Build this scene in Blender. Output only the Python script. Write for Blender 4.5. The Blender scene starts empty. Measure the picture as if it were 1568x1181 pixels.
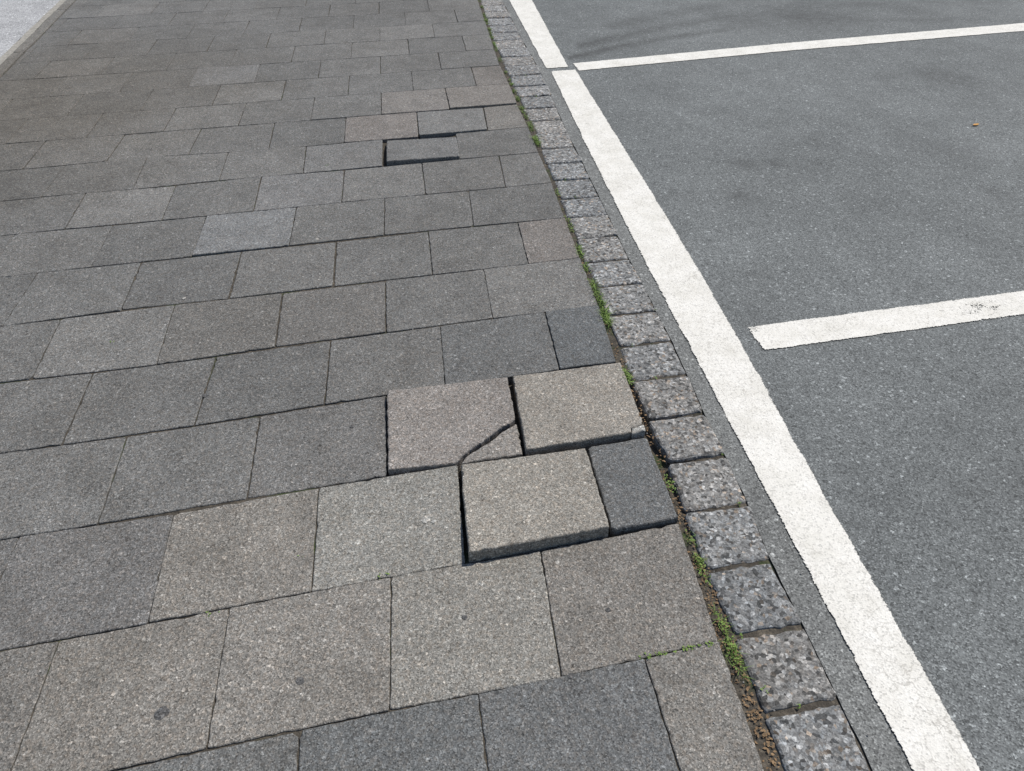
import bpy, math, random
import numpy as np
from mathutils import Vector, noise, Matrix
random.seed(7)
S=0.35   # one paving slab = 0.35 m ; layout below is in slab units
scene=bpy.context.scene
def lerp(t,y):
    ys=[a for a,b in t]; xs=[b for a,b in t]
    if y<=ys[0]: return xs[0]+0.095*(y-ys[0])
    if y>=ys[-1]: return xs[-1]+0.097*(y-ys[-1])
    return float(np.interp(y,ys,xs))
EDGE=[(-.77,-.13),(-.04,-.04),(.89,.08),(1.8,.17),(2.75,.26),(3.55,.38),(4.43,.47),(5.39,.57),(6.29,.67),(7.29,.745),(8.21,.83),(9.13,.88),(10.,.97),(10.9,1.03),(11.72,1.12),(15.08,1.50)]
SETL=[(-.47,.03),(0,.08),(.5,.13),(.99,.19),(1.48,.235),(1.98,.28),(2.45,.33),(2.93,.38),(3.42,.43),(3.91,.47),(4.39,.515),(4.86,.56),(5.32,.615),(5.81,.67),(6.3,.715),(6.82,.76),(7.32,.82),(7.84,.87),(10.64,1.09),(12.3,1.23),(15.08,1.56)]
SETR=[(-.51,.48),(-.02,.53),(.48,.57),(.97,.65),(1.45,.70),(1.95,.75),(2.43,.81),(2.89,.865),(3.4,.905),(3.88,.95),(4.37,.985),(4.84,1.03),(5.31,1.08),(5.79,1.13),(6.3,1.175),(6.8,1.23),(7.31,1.275),(7.78,1.315),(10.51,1.63),(12.19,1.75),(14.98,2.01)]
LL=[(-.84,.65),(-.3,.70),(.31,.76),(1.46,.86),(2.65,.97),(3.96,1.09),(5.3,1.22),(7.47,1.45),(10.35,1.78)]
LR=[(-1.03,.98),(-.38,1.06),(.33,1.14),(1.37,1.27),(2.41,1.41),(3.72,1.57),(5.19,1.72),(7.26,1.91),(10.40,2.20)]
LL2=[(10.5,1.74),(14.95,2.14)]
LR2=[(10.6,2.13),(14.86,2.61)]
BORD=lambda y:-6.80+.052*(y-15.0)+.05     # left rim of the pavement

class NT:
    def __init__(s,name):
        s.m=bpy.data.materials.new(name); s.m.use_nodes=True; s.t=s.m.node_tree; s.vc={}
        s.b=s.t.nodes["Principled BSDF"]; s.out=s.t.nodes["Material Output"]
        s.tc=s.t.nodes.new("ShaderNodeTexCoord"); s.P=s.tc.outputs["Object"]
        s.b.inputs["Specular IOR Level"].default_value=.25
    def L(s,a,b): s.t.links.new(a,b)
    def noise(s,scale,detail=3,rough=.55,vec=None,dist=0):
        n=s.t.nodes.new("ShaderNodeTexNoise"); n.inputs["Scale"].default_value=scale
        n.inputs["Detail"].default_value=detail; n.inputs["Roughness"].default_value=rough
        n.inputs["Distortion"].default_value=dist
        s.L(vec or s.P,n.inputs["Vector"]); return n.outputs["Fac"]
    def vor(s,scale,feature='F1',out="Color",vec=None,rnd=1):
        key=(scale,feature,id(vec))
        n=s.vc.get(key)
        if n is None:
            n=s.t.nodes.new("ShaderNodeTexVoronoi"); n.feature=feature; s.vc[key]=n
            n.inputs["Scale"].default_value=scale; n.inputs["Randomness"].default_value=rnd
            s.L(vec or s.P,n.inputs["Vector"])
        if out in("Color","G"):
            x=s.t.nodes.new("ShaderNodeSeparateColor"); s.L(n.outputs["Color"],x.inputs[0]); return x.outputs[0 if out=="Color" else 1]
        return n.outputs[out]
    def dist(s,x,y):
        n=s.t.nodes.new("ShaderNodeVectorMath"); n.operation='DISTANCE'
        s.L(s.P,n.inputs[0]); n.inputs[1].default_value=(x,y,0); return n.outputs["Value"]
    def ramp(s,fac,stops,interp='LINEAR'):
        r=s.t.nodes.new("ShaderNodeValToRGB"); r.color_ramp.interpolation=interp
        e=r.color_ramp.elements
        while len(e)<len(stops): e.new(.5)
        for i,(p,c) in enumerate(stops):
            e[i].position=p
            e[i].color=(c,c,c,1) if isinstance(c,(int,float)) else (*c,1)
        s.L(fac,r.inputs[0]); return r.outputs[0]
    def mix(s,a,b,fac,mode='MIX'):
        m=s.t.nodes.new("ShaderNodeMix"); m.data_type='RGBA'; m.blend_type=mode
        for sock,v in ((m.inputs[0],fac),(m.inputs[6],a),(m.inputs[7],b)):
            if hasattr(v,"is_output"): s.L(v,sock)
            elif isinstance(v,(int,float)): sock.default_value=v if sock==m.inputs[0] else (v,v,v,1)
            else: sock.default_value=(*v,1)
        return m.outputs[2]
    def math(s,op,a,b=0):
        m=s.t.nodes.new("ShaderNodeMath"); m.operation=op
        for i,v in enumerate((a,b)):
            if hasattr(v,"is_output"): s.L(v,m.inputs[i])
            else: m.inputs[i].default_value=v
        return m.outputs[0]
    def attr(s,name):
        a=s.t.nodes.new("ShaderNodeAttribute"); a.attribute_name=name; return a
    def bump(s,h,strength=.5,dist=.002,prev=None):
        b=s.t.nodes.new("ShaderNodeBump"); b.inputs["Strength"].default_value=strength
        b.inputs["Distance"].default_value=dist; s.L(h,b.inputs["Height"])
        if prev: s.L(prev,b.inputs["Normal"])
        return b.outputs[0]
    def fin(s,col,rough=.9,nrm=None):
        s.L(col,s.b.inputs["Base Color"])
        if hasattr(rough,"is_output"): s.L(rough,s.b.inputs["Roughness"])
        else: s.b.inputs["Roughness"].default_value=rough
        if nrm: s.L(nrm,s.b.inputs["Normal"])
        return s.m

def slab_mat():
    n=NT("concrete_slab")
    a=n.attr("col").outputs["Color"]
    a=n.mix(a,(.985,1.015,1.03),1,'MULTIPLY')
    big=n.ramp(n.noise(1.1,2),[(.3,.90),(.7,1.11)])
    med=n.ramp(n.noise(9,5,.7),[(.28,.82),(.5,1.0),(.75,1.17)])
    sp=n.ramp(n.vor(380),[(0,.42),(.2,.74),(.6,1.02),(.85,1.30),(1,1.85)])
    sp2=n.ramp(n.vor(170),[(0,.58),(.06,.95),(.92,1.03),(.97,1.35),(1,1.75)])
    c=n.mix(a,big,1,'MULTIPLY'); c=n.mix(c,med,1,'MULTIPLY'); c=n.mix(c,sp,1,'MULTIPLY'); c=n.mix(c,sp2,1,'MULTIPLY')
    tint=n.ramp(n.vor(170,out="G"),[(0,(1.08,.99,.91)),(.5,(1,1,1)),(1,(.97,1,1.02))])
    c=n.mix(c,tint,.6,'MULTIPLY')
    d=n.ramp(n.noise(3.1,5,.7,dist=.6),[(.50,0),(.70,1)])
    c=n.mix(c,n.mix(c,(.68,.66,.63),1,'MULTIPLY'),n.math('MULTIPLY',d,.4))
    ds=n.math('ADD',n.dist(-6.3*S,10.6*S),n.math('MULTIPLY',n.noise(2.2,3,.6),1.2))
    c=n.mix(c,n.mix(c,(.84,.79,.72),1,'MULTIPLY'),n.ramp(n.math('MULTIPLY',ds,.4),[(.35,.9),(.85,0)]))
    nb=n.bump(n.math('ADD',n.vor(380,out="Distance"),n.math('MULTIPLY',n.noise(20,3),1.5)),.5,.0016)
    return n.fin(c,.92,nb)
def sett_mat():
    n=NT("granite_sett")
    a=n.attr("col").outputs["Color"]
    w=n.ramp(n.vor(125),[(0,.30),(.13,.46),(.25,.86),(.6,1.0),(.85,1.35),(1,2.15)])
    w2=n.ramp(n.vor(300),[(0,.62),(.5,1),(1,1.42)])
    c=n.mix(a,w,1,'MULTIPLY'); c=n.mix(c,w2,1,'MULTIPLY')
    t=n.ramp(n.vor(125,out="G"),[(0,(1.22,.98,.78)),(.12,(1.02,1,.98)),(.7,(1,1,1)),(1,(.97,1,1.03))])
    c=n.mix(c,t,1,'MULTIPLY')
    c=n.mix(c,n.ramp(n.noise(18,4,.6),[(.3,.78),(.7,1.2)]),1,'MULTIPLY')
    nb=n.bump(n.noise(70,6,.75),.8,.007)
    return n.fin(c,.8,nb)
def asphalt_mat(name="asphalt",base=(.150,.158,.156),rough=.88):
    n=NT(name)
    st=n.attr("stain").outputs["Fac"] if name=="asphalt" else None
    sp=n.ramp(n.vor(290),[(0,.44),(.3,.80),(.65,1.0),(.88,1.22),(1,1.75)])
    sp2=n.ramp(n.vor(135),[(0,.62),(.08,.94),(.95,1.02),(1,2.0)])
    b=n.ramp(n.noise(.75,4,.6),[(.3,.85),(.7,1.13)])
    m=n.ramp(n.noise(5,6,.72),[(.3,.86),(.7,1.11)])
    c=n.mix(base,sp,1,'MULTIPLY'); c=n.mix(c,sp2,1,'MULTIPLY'); c=n.mix(c,b,1,'MULTIPLY'); c=n.mix(c,m,1,'MULTIPLY')
    if st:
        f=n.math('MULTIPLY',st,n.ramp(n.noise(18,5,.7),[(.3,.4),(.65,1)]))
        c=n.mix(c,(.045,.045,.044),f)
    nb=n.bump(n.vor(290,out="Distance"),.5,.0022)
    return n.fin(c,rough,nb)
def paint_mat():
    n=NT("road_paint")
    dv=n.t.nodes.new("ShaderNodeVectorMath"); dv.operation='MULTIPLY_ADD'
    nn=n.t.nodes.new("ShaderNodeTexNoise"); nn.inputs["Scale"].default_value=30; nn.inputs["Detail"].default_value=3; n.L(n.P,nn.inputs["Vector"])
    n.L(nn.outputs["Color"],dv.inputs[0]); dv.inputs[1].default_value=(.05,.05,.05); n.L(n.P,dv.inputs[2])
    cr=n.ramp(n.vor(26,'DISTANCE_TO_EDGE',"Distance",vec=dv.outputs[0]),[(.0,1),(.035,0)])
    crm=n.ramp(n.noise(4,3),[(.48,0),(.60,1)])
    crf=n.math('MULTIPLY',cr,crm)
    base=n.ramp(n.noise(9,6,.7),[(.3,(.55,.53,.475)),(.55,(.645,.625,.575)),(.8,(.71,.695,.65))])
    base=n.mix(base,n.ramp(n.vor(260),[(0,.72),(.25,.96),(1,1.06)]),1,'MULTIPLY')
    dirt=n.ramp(n.noise(60,4,.7),[(.58,0),(.74,1)])
    c=n.mix(base,(.33,.31,.27),n.math('MULTIPLY',dirt,.5))
    c=n.mix(c,(.24,.22,.19),n.math('MULTIPLY',crf,.5))
    nb=n.bump(n.vor(260,out="Distance"),.35,.002)
    m=n.fin(c,.75,nb)
    w=n.attr("wear").outputs["Fac"]
    nz=n.math('ADD',n.math('MULTIPLY',n.noise(170,3,.75),1.3),n.math('MULTIPLY',n.noise(30,3,.6),.9))
    k=n.math('ADD',w,n.math('SUBTRACT',nz,1.1))
    al=n.math('GREATER_THAN',k,.60)
    tr=n.t.nodes.new("ShaderNodeBsdfTransparent"); ms=n.t.nodes.new("ShaderNodeMixShader")
    n.L(al,ms.inputs[0]); n.L(n.b.outputs[0],ms.inputs[1]); n.L(tr.outputs[0],ms.inputs[2]); n.L(ms.outputs[0],n.out.inputs[0])
    return m
def soil_mat(name="joint_soil"):
    n=NT(name)
    c=n.ramp(n.noise(60,5,.7),[(.3,(.030,.027,.022)),(.55,(.075,.065,.052)),(.75,(.17,.145,.11))])
    c=n.mix(c,(.035,.06,.014),n.ramp(n.noise(5,5,.7),[(.55,0),(.66,.8)]))
    nb=n.bump(n.noise(150,4),.9,.006)
    return n.fin(c,1,nb)
def simple(name,c0,c1,scale=40,rough=.8):
    n=NT(name); return n.fin(n.ramp(n.noise(scale,4,.6),[(.3,c0),(.7,c1)]),rough,n.bump(n.noise(scale*3,3),.4,.002))
M_slab,M_sett,M_asp,M_paint,M_soil=slab_mat(),sett_mat(),asphalt_mat(),paint_mat(),soil_mat()
M_tar=asphalt_mat("asphalt_seam",(.168,.171,.164))
M_path=asphalt_mat("pale_asphalt",(.36,.36,.36))

class MB:
    def __init__(s): s.v=[];s.f=[];s.c=[]
    def stone(s,poly,zf,col,inset=.004,jit=.0007,step=.025,rnd=.003,chip=.0,rings=((0,-.004),(1,0)),bottom=-.06):
        n=len(poly); P=[Vector((p[0],p[1])) for p in poly]
        cen=sum(P,Vector((0,0)))/n
        pts=[]
        for i in range(n):
            a,b=P[i],P[(i+1)%n]; d=b-a; L=d.length
            if L<1e-6: continue
            d/=L; nr=Vector((d.y,-d.x))
            ra=min(rnd*random.uniform(.5,1.5),L*.3)
            if random.random()<chip and L>.1: ra=random.uniform(.006,.014)
            k=max(1,int(L/step)) if step else 1
            for j in range(k+1):
                t=j/k*L; t=min(max(t,ra),L-ra)
                jj=random.gauss(0,jit)
                if jit and random.random()<.03: jj-=random.uniform(.0015,.004)
                pts.append(a+d*t+nr*jj)
        N=len(pts)
        def off(p,dd):
            v=cen-p; l=v.length
            return p+v*(min(dd,l*.8)/l)*1.25
        base=len(s.v)
        seq=[(0,bottom)]+[(a*inset,z) for a,z in rings]
        for dd,z in seq:
            for p in pts:
                q=off(p,dd) if dd else p
                s.v.append((q.x,q.y,zf(q.x,q.y)+z))
        for r in range(len(seq)-1):
            for i in range(N):
                j=(i+1)%N
                s.f.append((base+r*N+i,base+r*N+j,base+(r+1)*N+j,base+(r+1)*N+i)); s.c.append(col)
        s.f.append(tuple(base+(len(seq)-1)*N+i for i in range(N))); s.c.append(col)
    def make(s,name,mat):
        me=bpy.data.meshes.new(name); me.from_pydata(s.v,[],s.f); me.update()
        at=me.color_attributes.new("col",'FLOAT_COLOR','CORNER')
        arr=np.ones((len(me.loops),4),'f'); k=0
        for f,c in zip(s.f,s.c):
            arr[k:k+len(f),:3]=c; k+=len(f)
        at.data.foreach_set("color",arr.ravel())
        me.materials.append(mat)
        o=bpy.data.objects.new(name,me); scene.collection.objects.link(o); return o
def plane3(p1,p2,p3):
    a,b,c=Vector(p1),Vector(p2),Vector(p3); n=(b-a).cross(c-a)
    return lambda x,y:a.z-(n.x*(x-a.x)+n.y*(y-a.y))/n.z
# ---------------------------------------------------------------- paving slabs
DARK=(.126,.121,.114); MID=(.140,.133,.124); BLU=(.121,.119,.115)
SP={
(-1,.0):(.168,.154,.137),(-1,.5):BLU,(-1,1.5):(.122,.121,.117),(-1,2.5):(.128,.124,.117),(-1,3.5):MID,
(0,0):(.168,.153,.136),(0,1):(.205,.190,.168),(0,2):(.182,.166,.147),(0,3):(.174,.158,.139),(0,4):(.15,.138,.124),
(1,2.5):(.174,.158,.139),(1,1.5):(.200,.188,.168),(1,3.5):(.133,.125,.117),(1,4.5):(.128,.122,.115),
(2,2):(.130,.123,.115),(2,3):(.131,.125,.117),(3,.0):(.107,.108,.107),(3,.5):(.120,.117,.112),
(4,2):(.136,.127,.117),(4,3):(.137,.128,.117),(5,0):(.156,.140,.127),(6,3):(.156,.153,.149),
(9,1.5):(.175,.157,.143),(10,1):(.165,.151,.138),(9,.5):(.155,.149,.141),(9,0):(.155,.143,.129),(8,2):(.148,.142,.135),(10,0):(.165,.149,.134),(12,4):(.158,.152,.145),
(7,2.5):(.150,.144,.138),(11,0):(.148,.134,.121)}
DEL={0:[(1,-3,-2,1,-2),(2,-2,1,1,1),(3,0,2,-1,0)],1:[(.5,0,1,2,-2),(1.5,-1,0,3,0),(2.5,0,0,0,-1),(3.5,2,-1,0,-5)],
2:[(2,-2,1,0,1),(3,-1,2,-2,-3),(4,0,0,-3,-4)],3:[(.5,-1,3,1,0),(1.5,-1,3,0,-1),(2.5,0,3,0,-2),(3.5,-2,0,1,-5),(4.5,2,-1,0,-4)],
4:[(1,1,2,3,-1),(2,1,1,2,-2),(3,2,1,0,-3),(4,2,-3,-1,-1),(5,2,0,-2,-3)],5:[(.5,-2,-1,0,-3),(1.5,-3,1,-2,-1),(2.5,-1,2,-2,-3),(3.5,-1,0,0,0),(4.5,2,4,-1,-2)],
6:[(1,1,3,5,-1),(2,2,5,3,2),(3,-1,3,-1,0),(4,0,2,-1,-1),(5,1,2,0,-3)],7:[(.5,-3,-1,3,2),(1.5,0,1,1,0),(2.5,2,2,3,-2),(3.5,3,3,1,5),(4.5,2,3,-1,-1),(5.5,0,4,-3,4)],
8:[(1,0,4,3,-4),(2,0,5,2,-1),(3,1,3,-2,-5),(4,0,6,-2,0),(5,2,0,-3,7)],9:[(.5,-5,-2,0,-5),(1.5,-1,-4,1,-2),(2.5,-1,-1,-1,-1),(3.5,1,-6,-1,1)]}
dp=[]
for r,l in DEL.items():
    for u,a,b,c,d in l:
        dp.append((-u,r,a/100,b/100)); dp.append((-u,r+1,c/100,d/100))
dp=np.array(dp)
def G(u,v):
    w=np.exp(-((dp[:,0]+u)**2+(dp[:,1]-v)**2)/(2*.28**2)); sw=w.sum()+.15
    dx=(w*dp[:,2]).sum()/sw; dy=(w*dp[:,3]).sum()/sw
    return (-u+.0854*v+dx, .9013*v+dy)
special={(2,0),(2,1),(1,0.0),(1,.5),(8,1)}
mb=MB()
hs=lambda r,u:random.Random(int(r*97+u*2+5000)).random
for r in range(-14,62):
    half = (r%2)!=0
    us=[0,.5]+[.5+i for i in range(1,9)] if half else list(range(0,9))
    for i,u in enumerate(us):
        u2=us[i+1] if i+1<len(us) else us[-1]+1
        if (r,u) in special: continue
        c=[G(u2,r),G(u,r),G(u,r+1),G(u2,r+1)]
        if u==0:
            c[1]=(lerp(EDGE,c[1][1]),c[1][1]); c[2]=(lerp(EDGE,c[2][1]),c[2][1])
        bx=[BORD(c[0][1]),BORD(c[3][1])]
        if c[1][0]<bx[0]+.06: continue
        c[0]=(max(c[0][0],bx[0]),c[0][1]); c[3]=(max(c[3][0],bx[1]),c[3][1])
        R=hs(r,u); R()
        if (r,u) in SP: col=SP[(r,u)]
        else:
            t=R(); q=R(); k=.94+.13*R()
            col=tuple((a*(1-q)+b*q)*k for a,b in zip(DARK,MID))
            if t>.95: col=tuple(x*1.10 for x in MID)
        far=r>16
        g=.0013*(.6+.8*random.random()) + (.0016 if random.random()<.12 else 0)
        cx=sum(p[0] for p in c)/4*S; cy=sum(p[1] for p in c)/4*S
        poly=[]
        for k4,(x,y) in enumerate(c):
            x*=S;y*=S
            sx=1 if k4 in(0,3) else -1; sy=1 if k4 in(0,1) else -1
            poly.append((x+sx*g*random.uniform(.4,1.7),y+sy*g*random.uniform(.4,1.7)))
        z0=random.gauss(0,.0005); tx=random.gauss(0,.0024); ty=random.gauss(0,.0024)
        if (r,u)==(9,.5): z0,ty=.004,-.018
        if (r,u)==(10,1): z0,ty=.002,-.01
        if (r,u)==(10,0): z0,ty=.005,-.030
        if (r,u)==(3,0): z0,tx=.004,-.01
        if (r,u)==(6,3): z0,tx=.002,-.008
        zf=lambda x,y,cx=cx,cy=cy,z0=z0,tx=tx,ty=ty:z0+tx*(x-cx)+ty*(y-cy)
        mb.stone(poly,zf,col,inset=.0016,jit=.0007 if not far else 0,step=.015 if r<12 else (.06 if not far else 0),chip=.12 if not far else 0,rings=((0,-.0016),(1,0)))
mb.make("paving_slab_sidewalk",M_slab)
def U(p): return [(x*S,y*S) for x,y in p]
def one(name,poly,hts,col,chip=.3,**kw):
    P=U(poly); q=[(P[i][0],P[i][1],h*S) for i,h in hts]
    m=kw.pop("mb",None) or MB()
    m.stone(P,plane3(*q),col,chip=chip,jit=.0009,step=.012,inset=.004,rings=((0,-.0035),(.4,-.001),(1.0,0)),**kw)
    if name: return m.make(name,M_slab)
one("raised_paving_slab",[(-1.395,.905),(-.425,.912),(-.33,1.74),(-1.292,1.775)],[(0,.105),(1,.095),(3,.03)],(.226,.205,.177))
m=MB()
one(None,[(-.785,1.80),(.062,1.815),(.079,1.866),(.192,1.890),(.29,2.70),(-.675,2.715)],[(0,.045),(3,.035),(5,.02)],(.226,.203,.175),mb=m)
one(None,[(.066,1.808),(.184,1.816),(.194,1.884),(.083,1.861)],[(0,.025),(1,.030),(2,.035)],(.29,.275,.25),mb=m,chip=0)
m.make("raised_paving_slab",M_slab)
m=MB()
one(None,[(-1.825,1.83),(-1.325,1.805),(-1.262,1.872),(-1.19,1.925),(-1.105,1.978),(-1.02,2.035),(-.905,2.115),(-.84,2.14),(-.775,2.185),(-.725,2.705),(-1.735,2.715)],[(0,.035),(8,.018),(9,.03)],(.203,.181,.163),mb=m,chip=.1,rnd=.0015)
one(None,[(-1.285,1.80),(-.81,1.805),(-.775,2.140),(-.83,2.105),(-.895,2.078),(-1.005,2.000),(-1.09,1.948),(-1.175,1.898),(-1.243,1.850)],[(0,.010),(1,.002),(2,.006)],(.205,.185,.165),mb=m,chip=.1,rnd=.0015)
m.make("cracked_paving_slab",M_slab)
one("half_paving_slab",[(-.40,.925),(.085,.925),(.175,1.77),(-.305,1.775)],[(0,.035),(1,.04),(2,.0)],(.119,.118,.115))
one("tilted_paving_slab",[(-1.255,7.25),(-.31,7.25),(-.215,8.0),(-1.175,8.03)],[(0,.055),(1,.035),(2,-.012)],(.140,.135,.129))

# ---------------------------------------------------------------- granite sett kerb
mb=MB()
ys=[-.49+.4885*i for i in range(-10,60)]
for i in range(len(ys)-1):
    g1=random.uniform(.006,.014)
    a,b=ys[i]+g1,ys[i+1]-g1
    j=lambda s=.012:random.gauss(0,s)
    poly=[(lerp(SETL,a)+j()-.01,a+.012+j(.005)),(lerp(SETR,a)+j(.008),a-.012+j(.005)),(lerp(SETR,b)+j(.008),b-.012+j(.005)),(lerp(SETL,b)+j()-.01,b+.012+j(.005))]
    k=random.uniform(.9,1.14); w=random.uniform(-.004,.006)
    col=((.183+w)*k,.183*k,(.178-w)*k)
    z0=random.uniform(-.003,.002);tx=random.gauss(0,.016);ty=random.gauss(0,.016)
    cx=sum(p[0] for p in poly)/4*S; cy=sum(p[1] for p in poly)/4*S
    zf=lambda x,y,cx=cx,cy=cy,z0=z0,tx=tx,ty=ty:z0+tx*(x-cx)+ty*(y-cy)+.0012*noise.noise(Vector((x*60,y*60,0)))
    mb.stone(U(poly),zf,col,inset=.009,jit=.0016,step=.016,rnd=.006,rings=((0,-.012),(.2,-.005),(.6,-.0015),(1.3,0)))
mb.make("granite_sett_kerb",M_sett)

# ---------------------------------------------------------------- sheets
def strip(name,left,right,ylist,z,mat,cols=1,attrf=None,attr="stain",jitter=0):
    v=[];f=[];av=[]
    zf=z if callable(z) else (lambda x,y:z)
    for y in ylist:
        xl,xr=left(y),right(y)
        for c in range(cols+1):
            t=c/cols; x=xl+(xr-xl)*t
            v.append((x*S+(random.gauss(0,jitter) if c in(0,cols) else 0),y*S,zf(x,y))); av.append(attrf(x,y) if attrf else 0)
    n=cols+1
    for i in range(len(ylist)-1):
        for c in range(cols): a=i*n+c; f.append((a,a+1,a+n+1,a+n))
    me=bpy.data.meshes.new(name); me.from_pydata(v,[],f); me.update(); me.materials.append(mat)
    if attrf:
        at=me.attributes.new(attr,'FLOAT','POINT'); at.data.foreach_set("value",av)
    o=bpy.data.objects.new(name,me); scene.collection.objects.link(o); return o
fr=lambda a,b,d:[a+(b-a)*i/int((b-a)/d) for i in range(int((b-a)/d)+1)]
strip("ground",lambda y:-900,lambda y:900,[-900,900],-.070,M_soil)
def bedz(x,y):
    z=-.0046-.0022*noise.noise(Vector((x*1.3,y*1.3,2)))
    d=math.hypot((x+.75)/1.15,(y-1.85)/1.05); z-=.030*math.exp(-d**6)
    d=math.hypot((x+.75)/.75,(y-7.65)/.6); z-=.022*math.exp(-d**6)
    d=(x-(lerp(EDGE,y)+.2)); 
    if d>-.12: z-=.003
    if y<6:
        d=(x-(lerp(EDGE,y)+.03))/.10; z-=.004*math.exp(-d*d)
    return z
strip("joint_bed",lambda y:BORD(y)-.2,lambda y:lerp(SETR,y)+.01,fr(-13,56,.12),bedz,M_soil,cols=90)
SPOTS=[(3.25,6.31,.20,.6),(3.63,6.23,.12,.6),(2.83,5.54,.14,.5),(4.56,6.79,.14,.4),(7.99,8.81,.55,.45),(6.2,6.0,.5,.35),(3.3,9.0,.35,.2),(5.9,4.9,.2,.4),(2.4,8.2,.4,.22),(9.3,6.5,.6,.25),(4.2,12.2,.6,.4),(7.6,12.5,1.0,.65),(6.3,12.4,.8,.5),(1.9,-.6,.3,.15),(3.2,1.0,.5,.15),(10.2,12.6,.7,.3)]
def stain(x,y):
    s=0
    for a,b,r,k in SPOTS:
        d=math.hypot(x-a,(y-b))/r
        if d<2.2: s=max(s,k*math.exp(-d*d*1.2))
    for x0,y0,cv,w,k in ((2.2,10.95,.045,.14,.85),(2.6,11.6,.035,.22,.75),(3.5,12.6,.02,.3,.5)):
        if x>x0:
            yy=y0+.46*(x-x0)-cv*(x-x0)**2
            d=(y-yy)/w
            if abs(d)<3: s=max(s,k*math.exp(-d*d)*math.exp(-(x-x0)/7))
    s+=.25*max(0,noise.noise(Vector((x*.8,y*.8,3))))+.16*max(0,noise.noise(Vector((x*2.1,y*2.1,8))))
    return s
strip("asphalt_parking_lot",lambda y:lerp(SETR,y)-.004,lambda y:lerp(SETR,y)+16,fr(-14,40,.1),-.0045,M_asp,cols=150,attrf=stain)
strip("asphalt_road",lambda y:lerp(SETR,y)+15.9,lambda y:600,[-400,-14,40,600],-.009,M_asp)
strip("asphalt_seam",lambda y:lerp(SETR,y)-.010+.008*noise.noise(Vector((0,y*6,1))),lambda y:(lerp(LL,y) if y<10.4 else lerp(LL2,y))-.012+.014*noise.noise(Vector((4,y*5,1))),fr(-13,38,.05),-.0025,M_tar)
mb=MB()
y=-12
while y<45:
    mb.stone(U([(BORD(y)-.19,y+.01),(BORD(y)-.015,y+.01),(BORD(y+2.8)-.015,y+2.79),(BORD(y+2.8)-.19,y+2.79)]),lambda x,yy:.004,(.15,.140,.126),inset=.006,step=.05)
    y+=2.8
mb.make("edging_stone_kerb",M_slab)
M_gut=simple("gutter_mortar",(.20,.19,.165),(.36,.34,.30),60,.95)
strip("gutter_strip",lambda y:BORD(y)-.34,lambda y:BORD(y)-.215,fr(-12,45,.3),-.004,M_gut,jitter=.003)
strip("pale_asphalt_path",lambda y:BORD(y)-12,lambda y:BORD(y)-.35,fr(-12,45,.3),-.006,M_path)

# ---------------------------------------------------------------- white markings
def marking(left,right,y0,y1,wearf):
    ylist=fr(y0,y1,.04); cols=16
    v=[];f=[];av=[]
    for i,y in enumerate(ylist):
        xl=left(y)-.008+.010*noise.noise(Vector((1,y*3,5)));xr=right(y)+.008+.010*noise.noise(Vector((7,y*3,5)))
        for c in range(cols+1):
            x=xl+(xr-xl)*c/cols; v.append((x*S,y*S,-.0012))
            e=min(c,cols-c)/cols; w=max(0,1-e/.065)*.85
            w=max(w,max(0,1-min(y-y0,y1-y)/.05)*.85, wearf(x,y)); av.append(w)
    n=cols+1
    for i in range(len(ylist)-1):
        for c in range(cols): a=i*n+c; f.append((a,a+1,a+n+1,a+n))
    return v,f,av
def mkobj(name,v,f,av,mat):
    me=bpy.data.meshes.new(name); me.from_pydata(v,[],f); me.update(); me.materials.append(mat)
    a=me.attributes.new("wear",'FLOAT','POINT'); a.data.foreach_set("value",av)
    o=bpy.data.objects.new(name,me); scene.collection.objects.link(o)
    if me.polygons[0].normal.z<0: me.flip_normals()
    return o
wl=lambda x,y:-.10+.40*max(0,noise.noise(Vector((x*2,y*1.5,9))))
mkobj("white_parking_edge_line",*marking(lambda y:lerp(LL,y),lambda y:lerp(LR,y),-12,10.37,wl),M_paint)
mkobj("white_parking_edge_line",*marking(lambda y:lerp(LL2,y),lambda y:lerp(LR2,y),10.50,38,wl),M_paint)
def bay(lo,up,x0,x1,wearf):
    v,f,av=marking(lambda x:lo(x),lambda x:up(x),x0,x1,lambda a,b:wearf(b,a))
    v=[(y,x,z) for x,y,z in v]
    return mkobj("white_parking_bay_line",v,f,av,M_paint)
I=lambda xs,ys:(lambda x:float(np.interp(x,xs,ys)))
bay(I([2.22,6.23,11.23,16],[10.29,10.55,10.73,10.95]),I([2.22,6.46,11.62,16],[10.67,10.97,11.19,11.40]),2.235,15.8,wl)
def w2(x,y):
    w=wl(x,y)
    d=math.hypot((x-3.95)/.55,(y-2.76)/.22); w=max(w,.50*math.exp(-d*d))
    d=math.hypot((x-1.68)/.12,(y-2.93)/.12); w=max(w,.5*math.exp(-d*d)); return w
bay(I([1.6,4.31,16],[2.60,2.57,2.50]),I([1.6,4.6,16],[2.955,2.92,2.85]),1.60,15.8,w2)
bay(lambda x:18.5,lambda x:18.87,3.2,16.5,wl)
bay(lambda x:-5.3,lambda x:-4.95,.9,15.3,wl)

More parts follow.
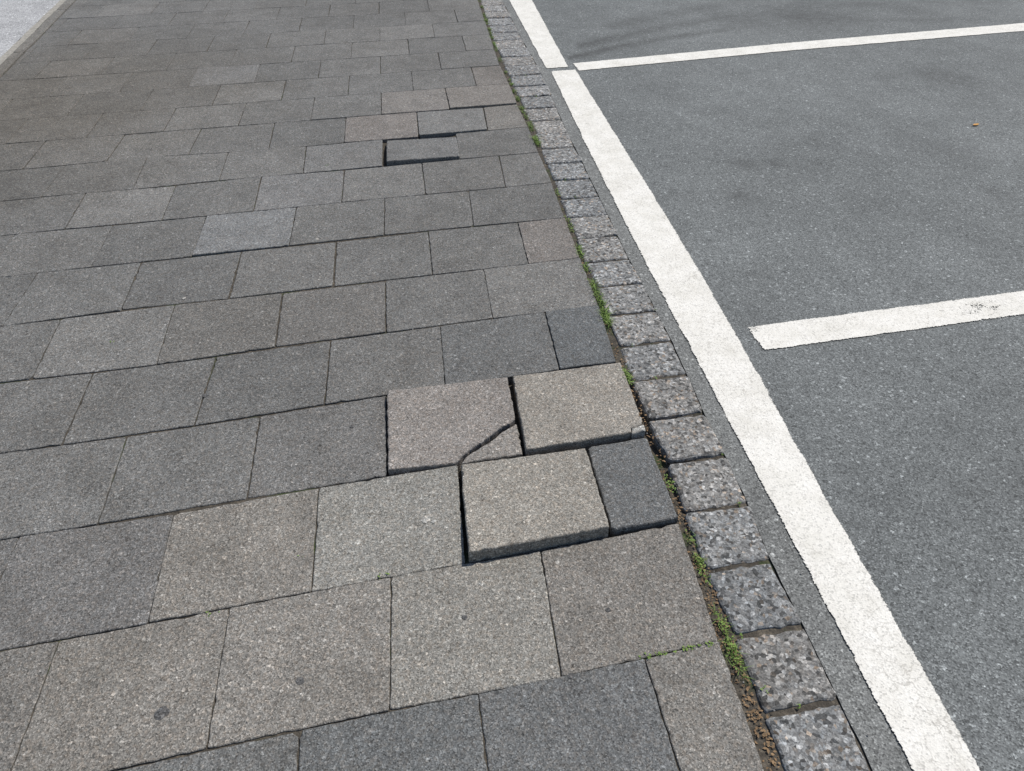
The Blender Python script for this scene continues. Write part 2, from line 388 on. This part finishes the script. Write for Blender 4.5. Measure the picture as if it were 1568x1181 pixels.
# ---------------------------------------------------------------- weeds, litter, leaf
M_green=simple("grass_green",(.09,.15,.03),(.17,.25,.055),30,.7)
M_dry=simple("dry_debris",(.10,.065,.038),(.27,.18,.10),25,.9)
M_leaf=simple("dry_leaf",(.42,.20,.06),(.55,.33,.10),60,.8)
M_grit=simple("grit",(.10,.095,.09),(.42,.40,.37),35,.9)
v=[];f=[]
def blade(x,y,h,w,az,lean,z=-.006):
    b=len(v); dx,dy=math.cos(az),math.sin(az)
    for t in (0,.5,1):
        ww=w*(1-t)*.5+.0002; r=lean*h*t*t; zz=z+h*t*(1-.3*lean*t)
        v.append((x+dx*r-dy*ww,y+dy*r+dx*ww,zz)); v.append((x+dx*r+dy*ww,y+dy*r-dx*ww,zz))
    f.append((b,b+1,b+3,b+2)); f.append((b+2,b+3,b+5,b+4))
def leafl(x,y,s,z):
    b=len(v); az=random.uniform(0,6.28); t=random.uniform(-.5,.5); dx,dy=math.cos(az),math.sin(az)
    for a,c in((-1,0),(0,-.6),(1,0),(0,.6)):
        v.append((x+s*(a*dx-c*dy),y+s*(a*dy+c*dx),z+s*t*a))
    f.append((b,b+1,b+2,b+3))
def tuft(x,y,n,spread,h):
    for _ in range(n):
        px=x+random.gauss(0,spread*.5); py=y+random.gauss(0,spread)
        if random.random()<.5: blade(px,py,h*random.uniform(.4,1.2),random.uniform(.0012,.0028),random.uniform(0,6.28),random.uniform(.3,1.3))
        else: leafl(px,py,random.uniform(.0015,.004),random.uniform(-.002,h*.6))
gx=lambda y:(lerp(EDGE,y)*.5+lerp(SETL,y)*.5)
dens=[(-.2,.15,90,.022),(.45,.75,65,.017),(1.15,1.4,12,.008),(2.25,2.6,80,.018),(3.25,3.95,210,.028),(3.95,4.7,140,.020),(4.9,5.4,50,.012),(5.9,6.3,35,.01),(7.35,7.8,120,.028),(7.8,9.3,180,.024),(9.3,10.4,70,.016),(10.4,14.5,330,.020),(14.5,24,200,.016)]
for a,b,n,h in dens:
    for c in [random.uniform(a,b) for _ in range(max(2,n//14))]: tuft(gx(c)*S,c*S,30,.012,h)
for i in range(26):
    x=random.uniform(-.52,0.02); tuft(x*S,(-.012)*S,7,.003,.008)
for (x,y) in [(-3.0,.88),(-1.93,.93),(-.5,0),(-4.1,4.0),(-1.0,1.0),(-2.48,1.2),(.10,-.35),(-1.97,7.4),(-.2,-.9)]:
    for _ in range(3): tuft(x*S+random.uniform(-.02,.02),y*S,6,.003,.006)
for i in range(10,34):
    yy=ys[i]
    if random.random()<.5:
        t=random.random(); x=lerp(SETL,yy)*(1-t)+lerp(SETR,yy)*t
        tuft(x*S,yy*S,8,.003,.007)
me=bpy.data.meshes.new("joint_weeds"); me.from_pydata(v,[],f); me.update(); me.materials.append(M_green)
scene.collection.objects.link(bpy.data.objects.new("joint_weeds",me))
v=[];f=[]
for a,b,n in ((-1.2,0.1,380),(.1,1.1,200),(1.1,2.8,150),(2.8,6.5,120),(6.5,12,100)):
    for _ in range(n):
        y=random.uniform(a,b); x=gx(y)+random.gauss(0,.028)
        leafl(x*S,y*S,random.uniform(.0015,.005),random.uniform(-.008,-.003))
me=bpy.data.meshes.new("leaf_litter"); me.from_pydata(v,[],f); me.update(); me.materials.append(M_dry)
scene.collection.objects.link(bpy.data.objects.new("leaf_litter",me))
v=[];f=[]
def peb(x,y,z,s):
    b=len(v)
    q=[(1,0,0),(0,1,0),(-1,0,0),(0,-1,0),(0,0,.8)]
    az=random.uniform(0,6.28); ca,sa=math.cos(az),math.sin(az); kx=random.uniform(.7,1.4)
    for a,c,d in q: v.append((x+s*(a*kx*ca-c*sa),y+s*(a*kx*sa+c*ca),z+s*d))
    for i in range(4): f.append((b+i,b+(i+1)%4,b+4))
for _ in range(460):
    y=random.uniform(-2,13); x=random.uniform(-6,1)
    peb(x*S,y*S,.0012,random.uniform(.0009,.0026))
for _ in range(500):
    y=random.uniform(-2,12); x=lerp(LR,y)+random.uniform(0,11)
    peb(x*S,y*S,-.004,random.uniform(.001,.0028))
for _ in range(160):
    y=random.uniform(-1,8); x=lerp(SETL,y)+random.uniform(-.1,.5)
    peb(x*S,y*S,-.004,random.uniform(.001,.0025))
me=bpy.data.meshes.new("scattered_grit"); me.from_pydata(v,[],f); me.update(); me.materials.append(M_grit)
scene.collection.objects.link(bpy.data.objects.new("scattered_grit",me))
mb=MB()
def gum(x,y,r,col):
    mb.stone([(x*S+r*math.cos(t)*random.uniform(.8,1.2),y*S+r*math.sin(t)*random.uniform(.75,1.15)) for t in [i*2*math.pi/11 for i in range(11)]],lambda a,b:.0016,col,inset=r*.4,jit=0,step=0,rnd=.0005,rings=((0,-.0006),(1,0)),bottom=-.0008)
for x,y,r in [(-.97,-.02,.007),(-3.25,.28,.014),(-2.5,.30,.009),(-.62,.35,.006),(-3.2,3.05,.010),(-2.05,2.4,.007),(-1.2,3.4,.006),(-1.5,.5,.006)]: gum(x,y,r,(.085,.082,.080))
for x,y,r in [(-1.62,1.33,.012),(-1.35,.72,.006),(-1.57,1.30,.006),(-3.5,4.6,.007),(-2.2,5.5,.007)]: gum(x,y,r,(.30,.285,.26))
mb.make("chewing_gum_spots",M_slab)
def leafobj(x,y,s,az):
    v=[];f=[]; n=9
    for i in range(n):
        t=i/(n-1); w=math.sin(math.pi*min(1,t*.96+.04))**.8*.42*(1+.15*math.sin(t*17))
        for c in(-1,0,1):
            X=(t-.5)*2; Y=c*w; Z=.22*abs(c)*w*2+.18*X*X
            v.append((x+s*(X*math.cos(az)-Y*math.sin(az)),y+s*(X*math.sin(az)+Y*math.cos(az)),-.002+s*Z))
    for i in range(n-1):
        for c in range(2): a=i*3+c; f.append((a,a+1,a+4,a+3))
    me=bpy.data.meshes.new("dry_leaf"); me.from_pydata(v,[],f); me.update(); me.materials.append(M_leaf)
    scene.collection.objects.link(bpy.data.objects.new("dry_leaf",me))
leafobj(7.10*S,6.81*S,.022,.3)

# ---------------------------------------------------------------- light
el=math.radians(56); az=math.radians(62)
w=bpy.data.worlds.new("World"); scene.world=w; w.use_nodes=True
bg=w.node_tree.nodes["Background"]; sk=w.node_tree.nodes.new("ShaderNodeTexSky"); sk.sky_type='NISHITA'; sk.sun_disc=False
sk.sun_elevation=el; sk.sun_rotation=az; w.node_tree.links.new(sk.outputs[0],bg.inputs[0]); bg.inputs[1].default_value=.11
sd=bpy.data.lights.new("sun","SUN"); sd.energy=4.6; sd.angle=math.radians(.5); sd.color=(1,.96,.90)
so=bpy.data.objects.new("sun",sd); scene.collection.objects.link(so)
sv=Vector((math.sin(az)*math.cos(el),math.cos(az)*math.cos(el),math.sin(el)))
so.rotation_euler=(-sv).to_track_quat('-Z','Y').to_euler(); so.location=sv*30
# ---------------------------------------------------------------- camera
yaw,pitch,roll=.236,.6951,.0078
fw=Vector((math.sin(yaw)*math.cos(pitch),math.cos(yaw)*math.cos(pitch),-math.sin(pitch)))
rt=Vector((math.cos(yaw),-math.sin(yaw),0)); up=rt.cross(fw)
r2=rt*math.cos(roll)+up*math.sin(roll); u2=-rt*math.sin(roll)+up*math.cos(roll)
cam=bpy.data.cameras.new("camera"); cam.sensor_width=36; cam.lens=36*1180/1568; cam.clip_end=3000; cam.clip_start=.02
co=bpy.data.objects.new("camera",cam); scene.collection.objects.link(co)
R=Matrix((r2,u2,-fw)).transposed().to_4x4()
co.matrix_world=Matrix.Translation(Vector((-1.8675,-2.2282,4.1527))*S)@R
scene.camera=co
scene.view_settings.view_transform='Standard'; scene.view_settings.look='None'; scene.view_settings.exposure=0
